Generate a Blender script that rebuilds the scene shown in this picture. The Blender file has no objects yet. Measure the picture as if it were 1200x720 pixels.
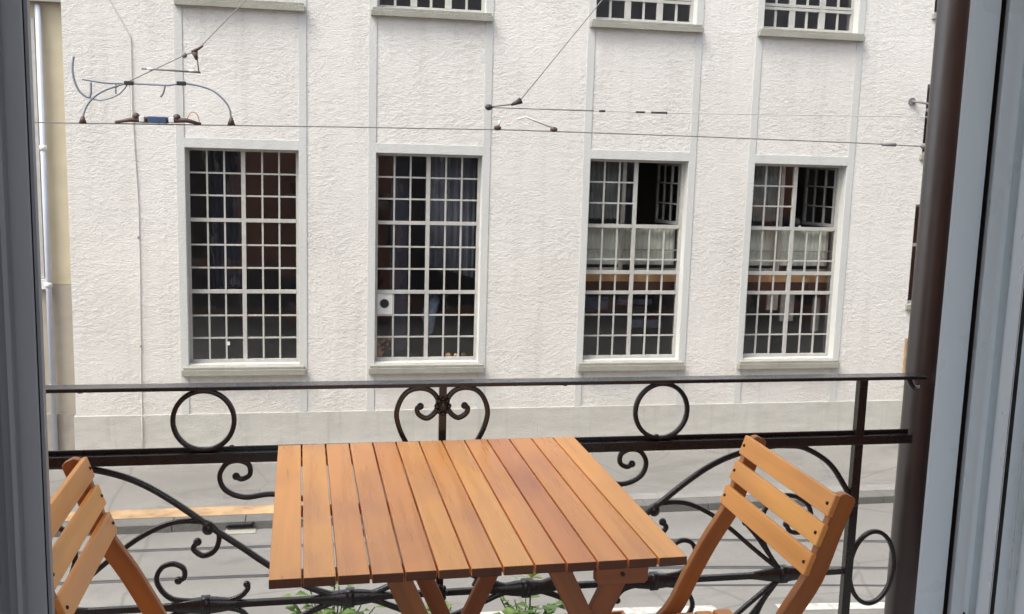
import bpy, bmesh, math, random
from mathutils import Vector, Matrix
random.seed(7)
R = math.radians
scn = bpy.context.scene
col = scn.collection

# ------------------------------------------------------------------ camera, sky, sun, exposure
EYE = 5.4                      # eye height above the street
cam = bpy.data.cameras.new('camera'); camo = bpy.data.objects.new('camera', cam); col.objects.link(camo)
yaw, pitch, roll = 0.19268, 0.14922, 0.0284
f = Vector((math.sin(yaw)*math.cos(pitch), math.cos(yaw)*math.cos(pitch), -math.sin(pitch)))
r = Vector((math.cos(yaw), -math.sin(yaw), 0)); u = r.cross(f)
r2 = math.cos(roll)*r + math.sin(roll)*u; u2 = -math.sin(roll)*r + math.cos(roll)*u
camo.matrix_world = Matrix(((r2.x, u2.x, -f.x, 0), (r2.y, u2.y, -f.y, 0), (r2.z, u2.z, -f.z, EYE), (0, 0, 0, 1)))
cam.sensor_fit = 'HORIZONTAL'; cam.sensor_width = 36; cam.lens = 36*1186.9/1200
cam.clip_start = 0.05; cam.clip_end = 800
scn.camera = camo

SUN_EL, SUN_AZ = R(58), R(243)          # azimuth clockwise from +Y
w = bpy.data.worlds.new('World'); scn.world = w; w.use_nodes = True
nt = w.node_tree; nt.nodes.clear()
sky = nt.nodes.new('ShaderNodeTexSky'); sky.sky_type = 'NISHITA'; sky.sun_disc = False
sky.sun_elevation = SUN_EL; sky.sun_rotation = SUN_AZ; sky.air_density = 1.0; sky.dust_density = 4.0; sky.ozone_density = 1.0
hs = nt.nodes.new('ShaderNodeHueSaturation'); hs.inputs['Saturation'].default_value = 0.42
bg = nt.nodes.new('ShaderNodeBackground'); bg.inputs['Strength'].default_value = 0.15
wo = nt.nodes.new('ShaderNodeOutputWorld')
nt.links.new(sky.outputs[0], hs.inputs['Color']); nt.links.new(hs.outputs[0], bg.inputs[0]); nt.links.new(bg.outputs[0], wo.inputs[0])
sl = bpy.data.lights.new('sun', 'SUN'); sl.energy = 1.5; sl.angle = R(26); sl.color = (1.0, 0.945, 0.865)
so = bpy.data.objects.new('sun', sl); col.objects.link(so)
sd = Vector((math.sin(SUN_AZ)*math.cos(SUN_EL), math.cos(SUN_AZ)*math.cos(SUN_EL), math.sin(SUN_EL)))
so.rotation_euler = sd.to_track_quat('Z', 'Y').to_euler(); so.location = sd*60
vs = scn.view_settings
vs.view_transform = 'Standard'; vs.look = 'None'; vs.gamma = 1; vs.use_curve_mapping = False
vs.exposure = 1.24
scn.cycles.max_bounces = 10; scn.cycles.transparent_max_bounces = 24; scn.cycles.diffuse_bounces = 5

# ------------------------------------------------------------------ materials
def srgb(r, g, b):
    def c(v):
        v /= 255.0
        return v/12.92 if v <= 0.04045 else ((v+0.055)/1.055)**2.4
    return (c(r), c(g), c(b), 1)

class NT:
    def __init__(s, name):
        s.m = bpy.data.materials.new(name); s.m.use_nodes = True
        s.t = s.m.node_tree; s.t.nodes.clear()
        s.out = s.n('ShaderNodeOutputMaterial'); s.b = s.n('ShaderNodeBsdfPrincipled')
        s.l(s.b.outputs[0], s.out.inputs[0])
    def n(s, typ, **k):
        x = s.t.nodes.new(typ)
        for a, v in k.items(): setattr(x, a, v)
        return x
    def l(s, a, b): s.t.links.new(a, b)
    def obj(s): return s.n('ShaderNodeTexCoord').outputs['Object']
    def mapv(s, v, scale, loc=(0, 0, 0)):
        m = s.n('ShaderNodeMapping'); m.inputs['Scale'].default_value = scale; m.inputs['Location'].default_value = loc
        s.l(v, m.inputs['Vector']); return m.outputs[0]
    def noise(s, v, sc, det=4, rough=.55, dist=0):
        x = s.n('ShaderNodeTexNoise'); x.inputs['Scale'].default_value = sc; x.inputs['Detail'].default_value = det
        x.inputs['Roughness'].default_value = rough; x.inputs['Distortion'].default_value = dist
        s.l(v, x.inputs['Vector']); return x.outputs['Fac']
    def ramp(s, v, stops):
        x = s.n('ShaderNodeValToRGB'); e = x.color_ramp.elements
        while len(e) < len(stops): e.new(0.5)
        for i, (p, c) in enumerate(stops):
            e[i].position = p; e[i].color = c if len(c) == 4 else (*c, 1)
        s.l(v, x.inputs[0]); return x.outputs[0]
    def val(s, v, a, b, lo=.3, hi=.7):
        x = s.n('ShaderNodeMapRange'); x.inputs[1].default_value = lo; x.inputs[2].default_value = hi
        x.inputs[3].default_value = a; x.inputs[4].default_value = b; s.l(v, x.inputs[0]); return x.outputs[0]
    def mix(s, fac, a, b, mode='MIX'):
        x = s.n('ShaderNodeMix', data_type='RGBA', blend_type=mode)
        for k, v in ((0, fac), (6, a), (7, b)):
            if hasattr(v, 'links'): s.l(v, x.inputs[k])
            else: x.inputs[k].default_value = v
        return x.outputs[2]
    def math(s, op, a, b=0.0):
        x = s.n('ShaderNodeMath', operation=op)
        for k, v in ((0, a), (1, b)):
            if hasattr(v, 'links'): s.l(v, x.inputs[k])
            else: x.inputs[k].default_value = v
        return x.outputs[0]
    def bump(s, h, dist=.01, strength=1.0):
        x = s.n('ShaderNodeBump'); x.inputs['Distance'].default_value = dist; x.inputs['Strength'].default_value = strength
        s.l(h, x.inputs['Height']); s.l(x.outputs[0], s.b.inputs['Normal'])
    def set(s, **k):
        for a, v in k.items():
            i = s.b.inputs[a.replace('_', ' ')]
            if hasattr(v, 'links'): s.l(v, i)
            else: i.default_value = v

def simple(name, c, rough=.5, var=.12, sc=6, metal=0, bump=0, spec=.5):
    t = NT(name); v = t.obj(); n = t.noise(v, sc, 5)
    c2 = tuple(x*(1-var) for x in c[:3]); c1 = tuple(min(1, x*(1+var)) for x in c[:3])
    t.set(Base_Color=t.ramp(n, [(.3, c2), (.7, c1)]), Roughness=t.val(t.noise(v, sc*3, 4), rough-.08, rough+.08), Metallic=metal)
    t.b.inputs['Specular IOR Level'].default_value = spec
    if bump: t.bump(t.noise(v, 140, 3), bump)
    return t.m

def m_plaster():
    t = NT('rough_plaster'); v = t.obj()
    big = t.noise(v, .35, 5, .6)
    mid = t.noise(t.mapv(v, (1, 1, 2.4)), 2.2, 4, .6)
    c = t.ramp(big, [(.30, (.655, .640, .598)), (.70, (.742, .727, .685))])
    c = t.mix(t.val(mid, 0, .30), c, (.585, .57, .54, 1))
    c = t.mix(t.val(t.noise(t.mapv(v, (1, 1, 1.8)), 26, 4, .7), .30, 0, .36, .56), c, (.52, .50, .48, 1))
    # grime that rises from the plinth and below the sills, with a ragged edge
    z = t.n('ShaderNodeSeparateXYZ'); t.l(v, z.inputs[0])
    h = t.math('ADD', z.outputs[2], t.math('MULTIPLY', t.noise(t.mapv(v, (2.5, 1, .5)), 1.2, 5), 1.6))
    c = t.mix(t.val(h, .35, 0, 1.4, 2.6), c, (.52, .50, .46, 1))
    stk = t.noise(t.mapv(v, (3.2, 1, .16)), 1.5, 6, .6)
    c = t.mix(t.val(stk, 0, .38, .52, .74), c, (.50, .48, .44, 1))
    c = t.mix(t.val(t.noise(v, 1.1, 6, .65), 0, .30, .50, .70), c, (.60, .57, .52, 1))
    t.set(Base_Color=c, Roughness=.92)
    t.b.inputs['Specular IOR Level'].default_value = .2
    # trowelled stucco: broken short ridges, running mostly sideways
    a = t.noise(t.mapv(v, (1, 1, 1.5)), 8, 7, .72, .15)
    b = t.noise(t.mapv(v, (1.0, 1, 2.8)), 21, 5, .65, .3)
    g = t.noise(v, 75, 3, .7)
    pat = t.val(t.noise(v, .9, 4, .6), .25, 1.25, .35, .65)
    lump = t.math('MULTIPLY', t.val(a, 0, 1, .42, .66), pat)
    hsum = t.math('ADD', t.math('MULTIPLY', lump, .55), t.math('ADD', t.math('MULTIPLY', b, .75), t.math('MULTIPLY', g, .25)))
    t.bump(hsum, .023, .8)
    return t.m

def m_stone(name, c, joint=True, dark=.75):
    t = NT(name); v = t.obj()
    n = t.noise(t.mapv(v, (.7, 1, 2.2)), 3.0, 6, .65); n2 = t.noise(v, .6, 4)
    st = t.noise(t.mapv(v, (5, 1, .35)), 1.6, 5, .6)
    a = tuple(x*dark for x in c[:3])
    cc = t.ramp(n, [(.28, a), (.62, c[:3])])
    cc = t.mix(t.val(n2, 0, .4), cc, (c[0]*.82, c[1]*.80, c[2]*.72, 1))
    cc = t.mix(t.val(st, 0, .45, .55, .75), cc, (c[0]*.6, c[1]*.6, c[2]*.56, 1))
    t.set(Base_Color=cc, Roughness=.85)
    t.bump(t.noise(v, 45, 4), .012)
    return t.m

def m_band():
    t = NT('smooth_band_plaster'); v = t.obj()
    n = t.noise(t.mapv(v, (3, 1, .5)), 1.5, 5)
    t.set(Base_Color=t.ramp(n, [(.3, (.475, .485, .465)), (.7, (.54, .545, .52))]), Roughness=.8)
    t.bump(t.noise(v, 30, 3), .006)
    return t.m

def m_wood(name, base, dark, rough=.38):
    t = NT(name)
    at = t.n('ShaderNodeAttribute', attribute_name='gr'); v = at.outputs['Vector']
    tn = t.n('ShaderNodeAttribute', attribute_name='tone').outputs['Fac']
    g1 = t.noise(t.mapv(v, (1.1, 20, 20)), 1.5, 4, .5, .15)          # long figure
    g2 = t.noise(t.mapv(v, (5, 160, 160)), 1.5, 3, .6)               # fine pores
    blot = t.noise(t.mapv(v, (1.6, 3.0, 3.0)), 1.7, 2, .45)
    c = t.ramp(g1, [(.25, dark), (.52, base), (.80, tuple(min(1, x*1.15) for x in base))])
    c = t.mix(t.val(g2, 0, .06, .45, .85), c, tuple(x*.55 for x in base)+(1,))
    c = t.mix(t.val(blot, 0, .52, .50, .70), c, (base[0]*.60, base[1]*.55, base[2]*1.0, 1))
    hsv = t.n('ShaderNodeHueSaturation'); t.l(c, hsv.inputs['Color']); t.l(tn, hsv.inputs['Value']); t.l(t.math('ADD', t.math('MULTIPLY', tn, .075), .425), hsv.inputs['Hue'])
    t.set(Base_Color=hsv.outputs[0], Roughness=t.val(g1, rough-.06, rough+.10))
    t.bump(t.math('ADD', t.math('MULTIPLY', g2, .25), g1), .0003, .5)
    return t.m

def m_iron():
    t = NT('wrought_iron_paint'); v = t.obj()
    n = t.noise(v, 22, 5, .65); n2 = t.noise(v, 130, 3)
    rust = t.noise(v, 9, 6, .7)
    c = t.ramp(n, [(.3, (.006, .005, .005)), (.7, (.013, .010, .010))])
    c = t.mix(t.val(rust, 0, .18, .60, .74), c, (.045, .022, .013, 1))
    t.set(Base_Color=c, Roughness=t.val(n, .20, .40), Coat_Weight=.55, Coat_Roughness=.14)
    t.bump(t.math('ADD', n2, t.math('MULTIPLY', n, 2)), .0010)
    return t.m

def m_asphalt(name, c, scale=1.0, streak=True):
    t = NT(name); v = t.obj()
    big = t.noise(t.mapv(v, (.35, 1.1, 1)), .7*scale, 5, .6); fine = t.noise(v, 55, 3, .7); mid = t.noise(v, 5, 5, .6)
    cc = t.ramp(big, [(.3, tuple(x*.80 for x in c)), (.7, tuple(x*1.15 for x in c))])
    cc = t.mix(t.val(fine, 0, .65), cc, tuple(x*.55 for x in c)+(1,))
    cc = t.mix(t.val(mid, 0, .45, .48, .68), cc, tuple(x*.7 for x in c)+(1,))
    cr = t.n('ShaderNodeTexVoronoi', feature='DISTANCE_TO_EDGE'); cr.inputs['Scale'].default_value = .55
    dv = t.n('ShaderNodeMix', data_type='VECTOR'); dv.inputs[0].default_value = .12
    nz = t.n('ShaderNodeTexNoise'); nz.inputs['Scale'].default_value = 1.7; nz.inputs['Detail'].default_value = 5; t.l(v, nz.inputs['Vector'])
    t.l(v, dv.inputs[4]); t.l(nz.outputs['Color'], dv.inputs[5]); t.l(dv.outputs[1], cr.inputs['Vector'])
    cc = t.mix(t.val(cr.outputs['Distance'], .5, 0, .0, .012), cc, tuple(x*.4 for x in c)+(1,))
    st = t.noise(t.mapv(v, (.5, .9, 1), (3, 7, 0)), 1.3, 6, .68, .6)
    cc = t.mix(t.val(st, 0, .55, .54, .66), cc, tuple(x*.52 for x in c)+(1,))
    t.set(Base_Color=cc, Roughness=t.val(big, .42, .68))
    t.bump(fine, .004)
    return t.m

def m_glass(name, rough=.0, boost=1.6, tint=(1, 1, 1, 1)):
    t = NT(name); t.t.nodes.remove(t.b)
    fr = t.n('ShaderNodeFresnel'); fr.inputs['IOR'].default_value = 1.5
    fac = t.math('MULTIPLY', fr.outputs[0], boost); x = t.n('ShaderNodeMixShader')
    tr = t.n('ShaderNodeBsdfTransparent'); tr.inputs[0].default_value = tint
    gl = t.n('ShaderNodeBsdfGlossy'); gl.inputs['Roughness'].default_value = rough; gl.inputs['Color'].default_value = (.95, .97, 1, 1)
    v = t.obj(); b = t.n('ShaderNodeBump'); b.inputs['Distance'].default_value = .006; b.inputs['Strength'].default_value = .5
    t.l(t.noise(v, 2.2, 2), b.inputs['Height']); t.l(b.outputs[0], gl.inputs['Normal'])
    t.l(fac, x.inputs[0]); t.l(tr.outputs[0], x.inputs[1]); t.l(gl.outputs[0], x.inputs[2]); t.l(x.outputs[0], t.out.inputs[0])
    return t.m

def m_leaf(name, a, b):
    t = NT(name); v = t.obj()
    t.set(Base_Color=t.ramp(t.noise(v, 14, 3), [(.3, a), (.7, b)]), Roughness=.5)
    t.b.inputs['Subsurface Weight'].default_value = 0.0
    return t.m

def m_curtain():
    t = NT('pale_curtain'); v = t.obj()
    n = t.noise(t.mapv(v, (9, 1, .3)), 1.5, 3)
    t.set(Base_Color=t.ramp(n, [(.3, (.62, .66, .57)), (.7, (.68, .72, .63))]), Roughness=.9)
    return t.m

PLASTER = m_plaster(); BAND = m_band()
SILL = m_stone('weathered_sill_stone', (.31, .305, .265))
PLINTH = m_stone('concrete_plinth', (.50, .49, .455), dark=.80)
WINPAINT = simple('window_frame_paint', (.42, .415, .385), .45, .10, 9)
GLASS = m_glass('old_window_glass', boost=2.2); GLASS2 = m_glass('sash_glass', boost=2.2)
ROOM = simple('interior_wall_paint', (.34, .33, .33), .9, .2, .5)
ROOMFLOOR = simple('interior_floor', (.06, .055, .05), .6)
CURTAIN = m_curtain()
SHELF = simple('pale_shelf_board', (.66, .40, .19), .6, .15, 8)
DARKOBJ = simple('dark_interior_things', (.02, .02, .022), .6)
CREAM = simple('cream_render', (.50, .445, .32), .9, .08, 3, bump=.004)
CREAM2 = simple('grey_beige_render', (.37, .335, .275), .9, .1, 3, bump=.004)
WHITEMETAL = simple('pale_downpipe_paint', (.42, .45, .52), .4, .06)
TABLEWOOD = m_wood('oiled_hardwood_top', (.81, .365, .115), (.70, .290, .082), .27)
CHAIRWOOD = m_wood('oiled_hardwood_slats', (.78, .360, .098), (.68, .290, .072), .33)
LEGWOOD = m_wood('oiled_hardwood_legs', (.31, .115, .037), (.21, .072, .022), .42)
ENDWOOD = m_wood('shaded_end_grain', (.11, .036, .013), (.07, .022, .008), .5)  # end grain, darkened further with the shade of the table's front edge
SCREW = simple('dark_screw_metal', (.05, .035, .025), .5, metal=.6)
IRON = m_iron()
PIPE = simple('brown_downpipe_paint', (.021, .0125, .010), .45, .25, 7, spec=.8)
PIPE.node_tree.nodes['Principled BSDF'].inputs['Coat Weight'].default_value = .6
PIPE.node_tree.nodes['Principled BSDF'].inputs['Coat Roughness'].default_value = .36
ROAD = m_asphalt('worn_asphalt', (.215, .210, .195)); WALK = m_asphalt('pavement_asphalt', (.215, .208, .193), 1.4)
PATCH = simple('darker_asphalt_patch', (.14, .128, .122), .8, .15, 12)
KERB = m_stone('kerb_granite', (.13, .127, .12)); KERB2 = m_stone('pale_granite', (.23, .225, .215)); YELLOW = simple('worn_yellow_kerb_paint', (.33, .220, .122), .85, .35, 3.5)
WHITEP = simple('road_paint', (.40, .40, .37), .7, .3, 10)
STEEL = simple('rail_steel', (.16, .16, .17), .35, .2, 4, metal=.7); GROOVE = simple('rail_groove', (.05, .05, .055), .7)
WIRE = simple('dull_wire', (.17, .16, .16), .6, .15); BLUEGREY = simple('blue_grey_tube', (.19, .215, .255), .45, .15)
CLAMP = simple('rusty_clamp', (.065, .036, .03), .6, .3, 20); BLUEI = simple('blue_insulator', (.05, .085, .17), .4)
LIGHTI = simple('pale_insulator', (.62, .62, .62), .5)
UPVC = simple('white_door_frame', (.74, .81, .86), .32, .03, 3, spec=.5)
UPVCD = simple('shaded_door_frame', (.27, .285, .315), .38, .05, 3)  # door frame with the shade of its left side in the colour
SEAL = simple('black_rubber_seal', (.008, .008, .012), .7)
HOMEWALL = simple('red_brown_render', (.36, .165, .115), .9, .25, 1.5)
HOMEDARK = simple('dark_shop_front', (.055, .057, .065), .3, .5, 1.2)
INWALL = simple('room_wall_paint', (.75, .75, .74), .8, .03); INFLOOR = simple('parquet', (.30, .19, .11), .4, .2, 5)
SLABM = simple('balcony_concrete', (.38, .37, .35), .85, .12, 6)
LEAF = m_leaf('fresh_leaves', (.10, .20, .035), (.26, .40, .09)); STEM = m_leaf('green_stems', (.09, .16, .04), (.14, .22, .06))
FLOWER = m_leaf('yellow_green_blossom', (.55, .62, .25), (.70, .72, .35))
TERRA = simple('terracotta', (.36, .15, .08), .8)

# ------------------------------------------------------------------ object helpers
def tag(o, label=None, cat=None, group=None, kind=None):
    if label: o['label'] = label
    if cat: o['category'] = cat
    if group: o['group'] = group
    if kind: o['kind'] = kind
    return o

def thing(name, label, cat, loc=(0, 0, 0), rz=0, group=None):
    o = bpy.data.objects.new(name, None); col.objects.link(o)
    o.empty_display_size = .2; o.location = loc; o.rotation_euler = (0, 0, rz)
    return tag(o, label, cat, group)

class MB:
    """collects shapes into one mesh"""
    def __init__(s): s.v = []; s.f = []; s.mi = []; s.g = []; s.t = []; s.smooth = []
    def add(s, vs, fs, mi=0, gr=None, tone=1.0, smooth=False):
        o = len(s.v); s.v += [tuple(v) for v in vs]
        s.g += gr if gr else [(v[0], v[1], v[2]) for v in vs]; s.t += [tone]*len(vs)
        for q in fs: s.f.append(tuple(o+i for i in q)); s.mi.append(mi); s.smooth.append(smooth)
        return s
    def box(s, x0, x1, y0, y1, z0, z1, mi=0):
        vs = [(x, y, z) for x in (x0, x1) for y in (y0, y1) for z in (z0, z1)]
        return s.add(vs, [(0, 1, 3, 2), (4, 6, 7, 5), (0, 4, 5, 1), (2, 3, 7, 6), (0, 2, 6, 4), (1, 5, 7, 3)], mi)
    def quad(s, a, b, c, d, mi=0): return s.add([a, b, c, d], [(0, 1, 2, 3)], mi)
    def board(s, p0, p1, wd, width, thick, tone=None, end=0):
        """plank from p0 to p1; wd = direction of its width"""
        p0, p1 = Vector(p0), Vector(p1); L = (p1-p0); ln = L.length; L.normalize()
        wd = Vector(wd); wd = (wd - wd.dot(L)*L).normalized(); n = L.cross(wd)
        vs = []; gr = []; off = random.uniform(0, 50); o2 = random.uniform(0, 9)
        for a in (0, 1):
            for b in (-.5, .5):
                for c in (-.5, .5):
                    vs.append(p0+L*ln*a+wd*width*b+n*thick*c); gr.append((off+ln*a, o2+width*b, o2*.7+thick*c))
        if tone is None: tone = random.uniform(.86, 1.1)
        s.add(vs, [(0, 1, 3, 2), (4, 6, 7, 5), (0, 4, 5, 1), (2, 3, 7, 6), (0, 2, 6, 4), (1, 5, 7, 3)], 0, gr, tone)
        s.mi[-6] = s.mi[-5] = end
        return s
    def strip(s, pts, y0, y1, wfun, tone=1.0, round_top=0):
        """curved plank: centre line pts in XZ, thickness y0..y1, width wfun(i)"""
        n = len(pts); P = [Vector((p[0], 0, p[1])) for p in pts]; le = []; ri = []; acc = 0; us = []
        for i in range(n):
            d = (P[min(n-1, i+1)]-P[max(0, i-1)]).normalized(); nn = Vector((-d.z, 0, d.x)); w_ = wfun(i)/2
            le.append(P[i]+nn*w_); ri.append(P[i]-nn*w_)
            if i: acc += (P[i]-P[i-1]).length
            us.append(acc)
        vs = []; gr = []; off = random.uniform(0, 50)
        for i in range(n):
            for side, q in ((1, le[i]), (-1, ri[i])):
                for y in (y0, y1):
                    vs.append((q.x, y, q.z)); gr.append((off+us[i], side*wfun(i)/2+off, y))
        fs = []
        for i in range(n-1):
            a, b = 4*i, 4*i+4     # le y0, le y1, ri y0, ri y1
            fs += [(a, b, b+1, a+1), (a+2, a+3, b+3, b+2), (a, a+2, b+2, b), (a+1, b+1, b+3, a+3)]
        fs += [(0, 1, 3, 2), (4*n-4, 4*n-2, 4*n-1, 4*n-3)]
        return s.add(vs, fs, 0, gr, tone)
    def tube(s, pts, rad, seg=8, mi=0, caps=True, flat=None, closed=False):
        """rad: number or function of 0..1; flat: (in plane, across) scale for a bar in an XZ plane"""
        P = [Vector(p) for p in pts]; n = len(P); vs = []; fs = []
        prev = None
        for i in range(n):
            if closed: d = (P[(i+1) % n]-P[i-1]).normalized()
            else: d = (P[min(n-1, i+1)]-P[max(0, i-1)]).normalized()
            if flat: b = Vector((0, 1, 0)); a = d.cross(b).normalized()
            else:
                ref = prev if prev is not None else (Vector((0, 0, 1)) if abs(d.z) < .9 else Vector((1, 0, 0)))
                a = (ref-ref.dot(d)*d).normalized(); b = d.cross(a); prev = a
            rr = rad(i/(n-1)) if callable(rad) else rad
            for k in range(seg):
                t_ = 2*math.pi*(k+.5)/seg; ca, sa = math.cos(t_), math.sin(t_)
                if flat:
                    e = .5; ca = math.copysign(abs(ca)**e, ca)*flat[0]; sa = math.copysign(abs(sa)**e, sa)*flat[1]
                vs.append(P[i]+a*ca*rr+b*sa*rr)
        m = n if closed else n-1
        for i in range(m):
            for k in range(seg):
                a0, a1 = i*seg+k, i*seg+(k+1) % seg; j = (i+1) % n
                fs.append((a0, a1, j*seg+(k+1) % seg, j*seg+k))
        if caps and not closed: fs += [tuple(reversed(range(seg))), tuple((n-1)*seg+k for k in range(seg))]
        return s.add(vs, fs, mi, smooth=True)
    def ball(s, c, rx, ry=None, rz=None, seg=12, mi=0):
        ry = ry or rx; rz = rz or rx; vs = [(c[0], c[1], c[2]+rz)]; fs = []; rings = seg//2
        for i in range(1, rings):
            a = math.pi*i/rings
            for k in range(seg):
                b = 2*math.pi*k/seg; vs.append((c[0]+rx*math.sin(a)*math.cos(b), c[1]+ry*math.sin(a)*math.sin(b), c[2]+rz*math.cos(a)))
        vs.append((c[0], c[1], c[2]-rz)); L = len(vs)-1
        for k in range(seg):
            k2 = (k+1) % seg; fs.append((0, 1+k, 1+k2)); fs.append((L, L-seg+k2, L-seg+k))
            for i in range(rings-2): fs.append((1+i*seg+k, 1+(i+1)*seg+k, 1+(i+1)*seg+k2, 1+i*seg+k2))
        return s.add(vs, fs, mi, smooth=True)
    def disc(s, c, rad, y0, y1, seg=24, mi=0):
        vs = [(c[0]+rad*math.cos(2*math.pi*k/seg), y, c[1]+rad*math.sin(2*math.pi*k/seg)) for y in (y0, y1) for k in range(seg)]
        fs = [tuple(range(seg)), tuple(reversed(range(seg, 2*seg)))]+[(k, k+seg, (k+1) % seg+seg, (k+1) % seg) for k in range(seg)]
        return s.add(vs, fs, mi)
    def build(s, name, mats, parent=None, bevel=0, seg=2):
        me = bpy.data.meshes.new(name); me.from_pydata(s.v, [], s.f)
        if not isinstance(mats, (list, tuple)): mats = [mats]
        for m in mats: me.materials.append(m)
        for p, mi, sm in zip(me.polygons, s.mi, s.smooth): p.material_index = mi; p.use_smooth = sm
        a = me.attributes.new('gr', 'FLOAT_VECTOR', 'POINT'); a.data.foreach_set('vector', [x for v in s.g for x in v])
        a = me.attributes.new('tone', 'FLOAT', 'POINT'); a.data.foreach_set('value', s.t)
        bm = bmesh.new(); bm.from_mesh(me); bmesh.ops.recalc_face_normals(bm, faces=bm.faces); bm.to_mesh(me); bm.free()
        o = bpy.data.objects.new(name, me); col.objects.link(o)
        if parent: o.parent = parent
        if bevel:
            b = o.modifiers.new('bevel', 'BEVEL'); b.width = bevel; b.segments = seg; b.limit_method = 'ANGLE'; b.angle_limit = R(35)
            b.harden_normals = False
        return o

def curve(pts, n=10, closed=False):
    """Catmull-Rom through pts"""
    P = [Vector(p) for p in pts]; out = []; m = len(P)
    for i in range(m if closed else m-1):
        if closed: p0, p1, p2, p3 = P[i-1], P[i], P[(i+1) % m], P[(i+2) % m]
        else: p0, p1, p2, p3 = P[max(0, i-1)], P[i], P[i+1], P[min(m-1, i+2)]
        for k in range(n):
            t = k/n
            out.append(.5*((2*p1)+(p2-p0)*t+(2*p0-5*p1+4*p2-p3)*t*t+(3*p1-p0-3*p2+p3)*t**3))
    if not closed: out.append(P[-1])
    return out

def wall_holes(x0, x1, z0, z1, y, holes, depth, mb=None, mi=0, reveal_mi=0):
    """front face at y with rectangular openings and reveals going back to y+depth"""
    mb = mb or MB()
    xs = sorted({x0, x1, *[h[0] for h in holes], *[h[1] for h in holes]}); zs = sorted({z0, z1, *[h[2] for h in holes], *[h[3] for h in holes]})
    for i in range(len(xs)-1):
        for j in range(len(zs)-1):
            cx, cz = (xs[i]+xs[i+1])/2, (zs[j]+zs[j+1])/2
            if any(h[0] < cx < h[1] and h[2] < cz < h[3] for h in holes): continue
            mb.quad((xs[i], y, zs[j]), (xs[i+1], y, zs[j]), (xs[i+1], y, zs[j+1]), (xs[i], y, zs[j+1]), mi)
    for a, b, c, d in holes:
        y2 = y+depth
        mb.quad((a, y, c), (a, y2, c), (a, y2, d), (a, y, d), reveal_mi); mb.quad((b, y, c), (b, y2, c), (b, y2, d), (b, y, d), reveal_mi)
        mb.quad((a, y, d), (b, y, d), (b, y2, d), (a, y2, d), reveal_mi); mb.quad((a, y, c), (b, y, c), (b, y2, c), (a, y2, c), reveal_mi)
    return mb

# ------------------------------------------------------------------ ground, road, pavement
FY = 17.3                                                   # plane of the facade opposite
tag(MB().quad((-150, -150, 0), (150, -150, 0), (150, 150, 0), (-150, 150, 0)).build('road', ROAD), 'grey worn asphalt street with tram rails', 'road', kind='structure')
tag(MB().box(-60, 60, 14.56, 30, -.3, .12).build('pavement', WALK), 'grey asphalt pavement below the white building', 'pavement', kind='structure')
kb = MB()
for i in range(80): kb.box(-40+i*1.0, -40+i*1.0+.993, 14.28, 14.557, -.3, .122)
tag(kb.build('kerb', KERB, bevel=.012), 'pale kerb stones along the pavement opposite', 'kerb', kind='structure')
ks = MB()
for i in range(30): ks.box(1.31+i*1.0, 1.31+i*1.0+.992, 14.565, 14.83, .10, .125)
tag(ks.build('pavement_edge', KERB2, bevel=.006), 'pale stone edge strip of the pavement', 'edge strip', kind='structure')
tag(MB().box(-9, 1.3, 14.565, 14.93, .10, .125).build('kerb_marking', YELLOW), 'worn yellow strip along the pavement edge', 'marking', kind='structure')
tag(MB().box(-1.40, -.86, 15.30, 15.66, .10, .1245).build('asphalt_patch', PATCH), 'darker square patch in the pavement asphalt', 'patch', kind='structure')
tag(MB().box(-60, 60, 17.02, 17.3, .10, .165).build('gutter_strip', PLINTH), 'narrow concrete strip at the foot of the white wall', 'strip', kind='structure')
lm = MB()
for a, b in ((-4.0, -2.5), (-1.9, -.4), (.3, 2.3), (3.0, 4.75), (5.55, 6.95), (7.6, 9.3)):
    q = lambda x: 11.14-.055*(x-2)-.004*(x-2)**2
    lm.add([(a, q(a)-.09, .004), (b, q(b)-.09, .004), (b+.04, q(b), .004), (b, q(b)+.09, .004), (a, q(a)+.09, .004)], [(0, 1, 2, 3, 4)])
tag(lm.build('road_marking', WHITEP), 'dashed white line painted on the street', 'marking', kind='structure')

def rail_y(k, x): return k - .02*(x+2) - .0068*max(0, x+2)**2
def rails(root, ys):
    for y0 in ys:
        g = MB(); s_ = MB(); xs = [-30+i*1.0 for i in range(61)]
        for a, b in zip(xs[:-1], xs[1:]):
            ya, yb = rail_y(y0, a), rail_y(y0, b)
            for m, o0, o1, z in ((s_, -.045, .0, .004), (s_, .03, .045, .004), (g, .0, .03, .003)):
                m.quad((a, ya+o0, z), (b, yb+o0, z), (b, yb+o1, z), (a, ya+o1, z))
        rl = s_.build('rail', STEEL, root); g.build('groove', GROOVE, rl)
tr = thing('tram_track', 'pair of dark grooved tram rails curving gently through the grey asphalt', 'tram track', (0, 0, 0)); rails(tr, (13.64, 12.66))
sm_ = MB()
for a in range(4, 16): sm_.quad((a, rail_y(12.06, a), .004), (a+1, rail_y(12.06, a+1), .004), (a+1, rail_y(12.06, a+1)+.05, .004), (a, rail_y(12.06, a)+.05, .004))
tag(sm_.build('asphalt_stripe', GROOVE), 'dark seam in the street asphalt', 'stripe', kind='structure')  # narrow dark band following the curve of the rails

t = thing('street_drain', 'small grey gully grate with a black slot in the kerb', 'drain', (-1.06, 14.2, 0))
MB().box(-.21, .21, -.10, .09, .0, .012).build('grate', SILL, t, .004)
MB().box(-.17, .17, .070, .092, .03, .10).build('inlet_slot', SEAL, t, .01)
MB().tube([(-.20, .06, .05), (-.17, .05, .09), (.13, .05, .09), (.18, .06, .11)], .02).build('handle', SEAL, t)

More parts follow.
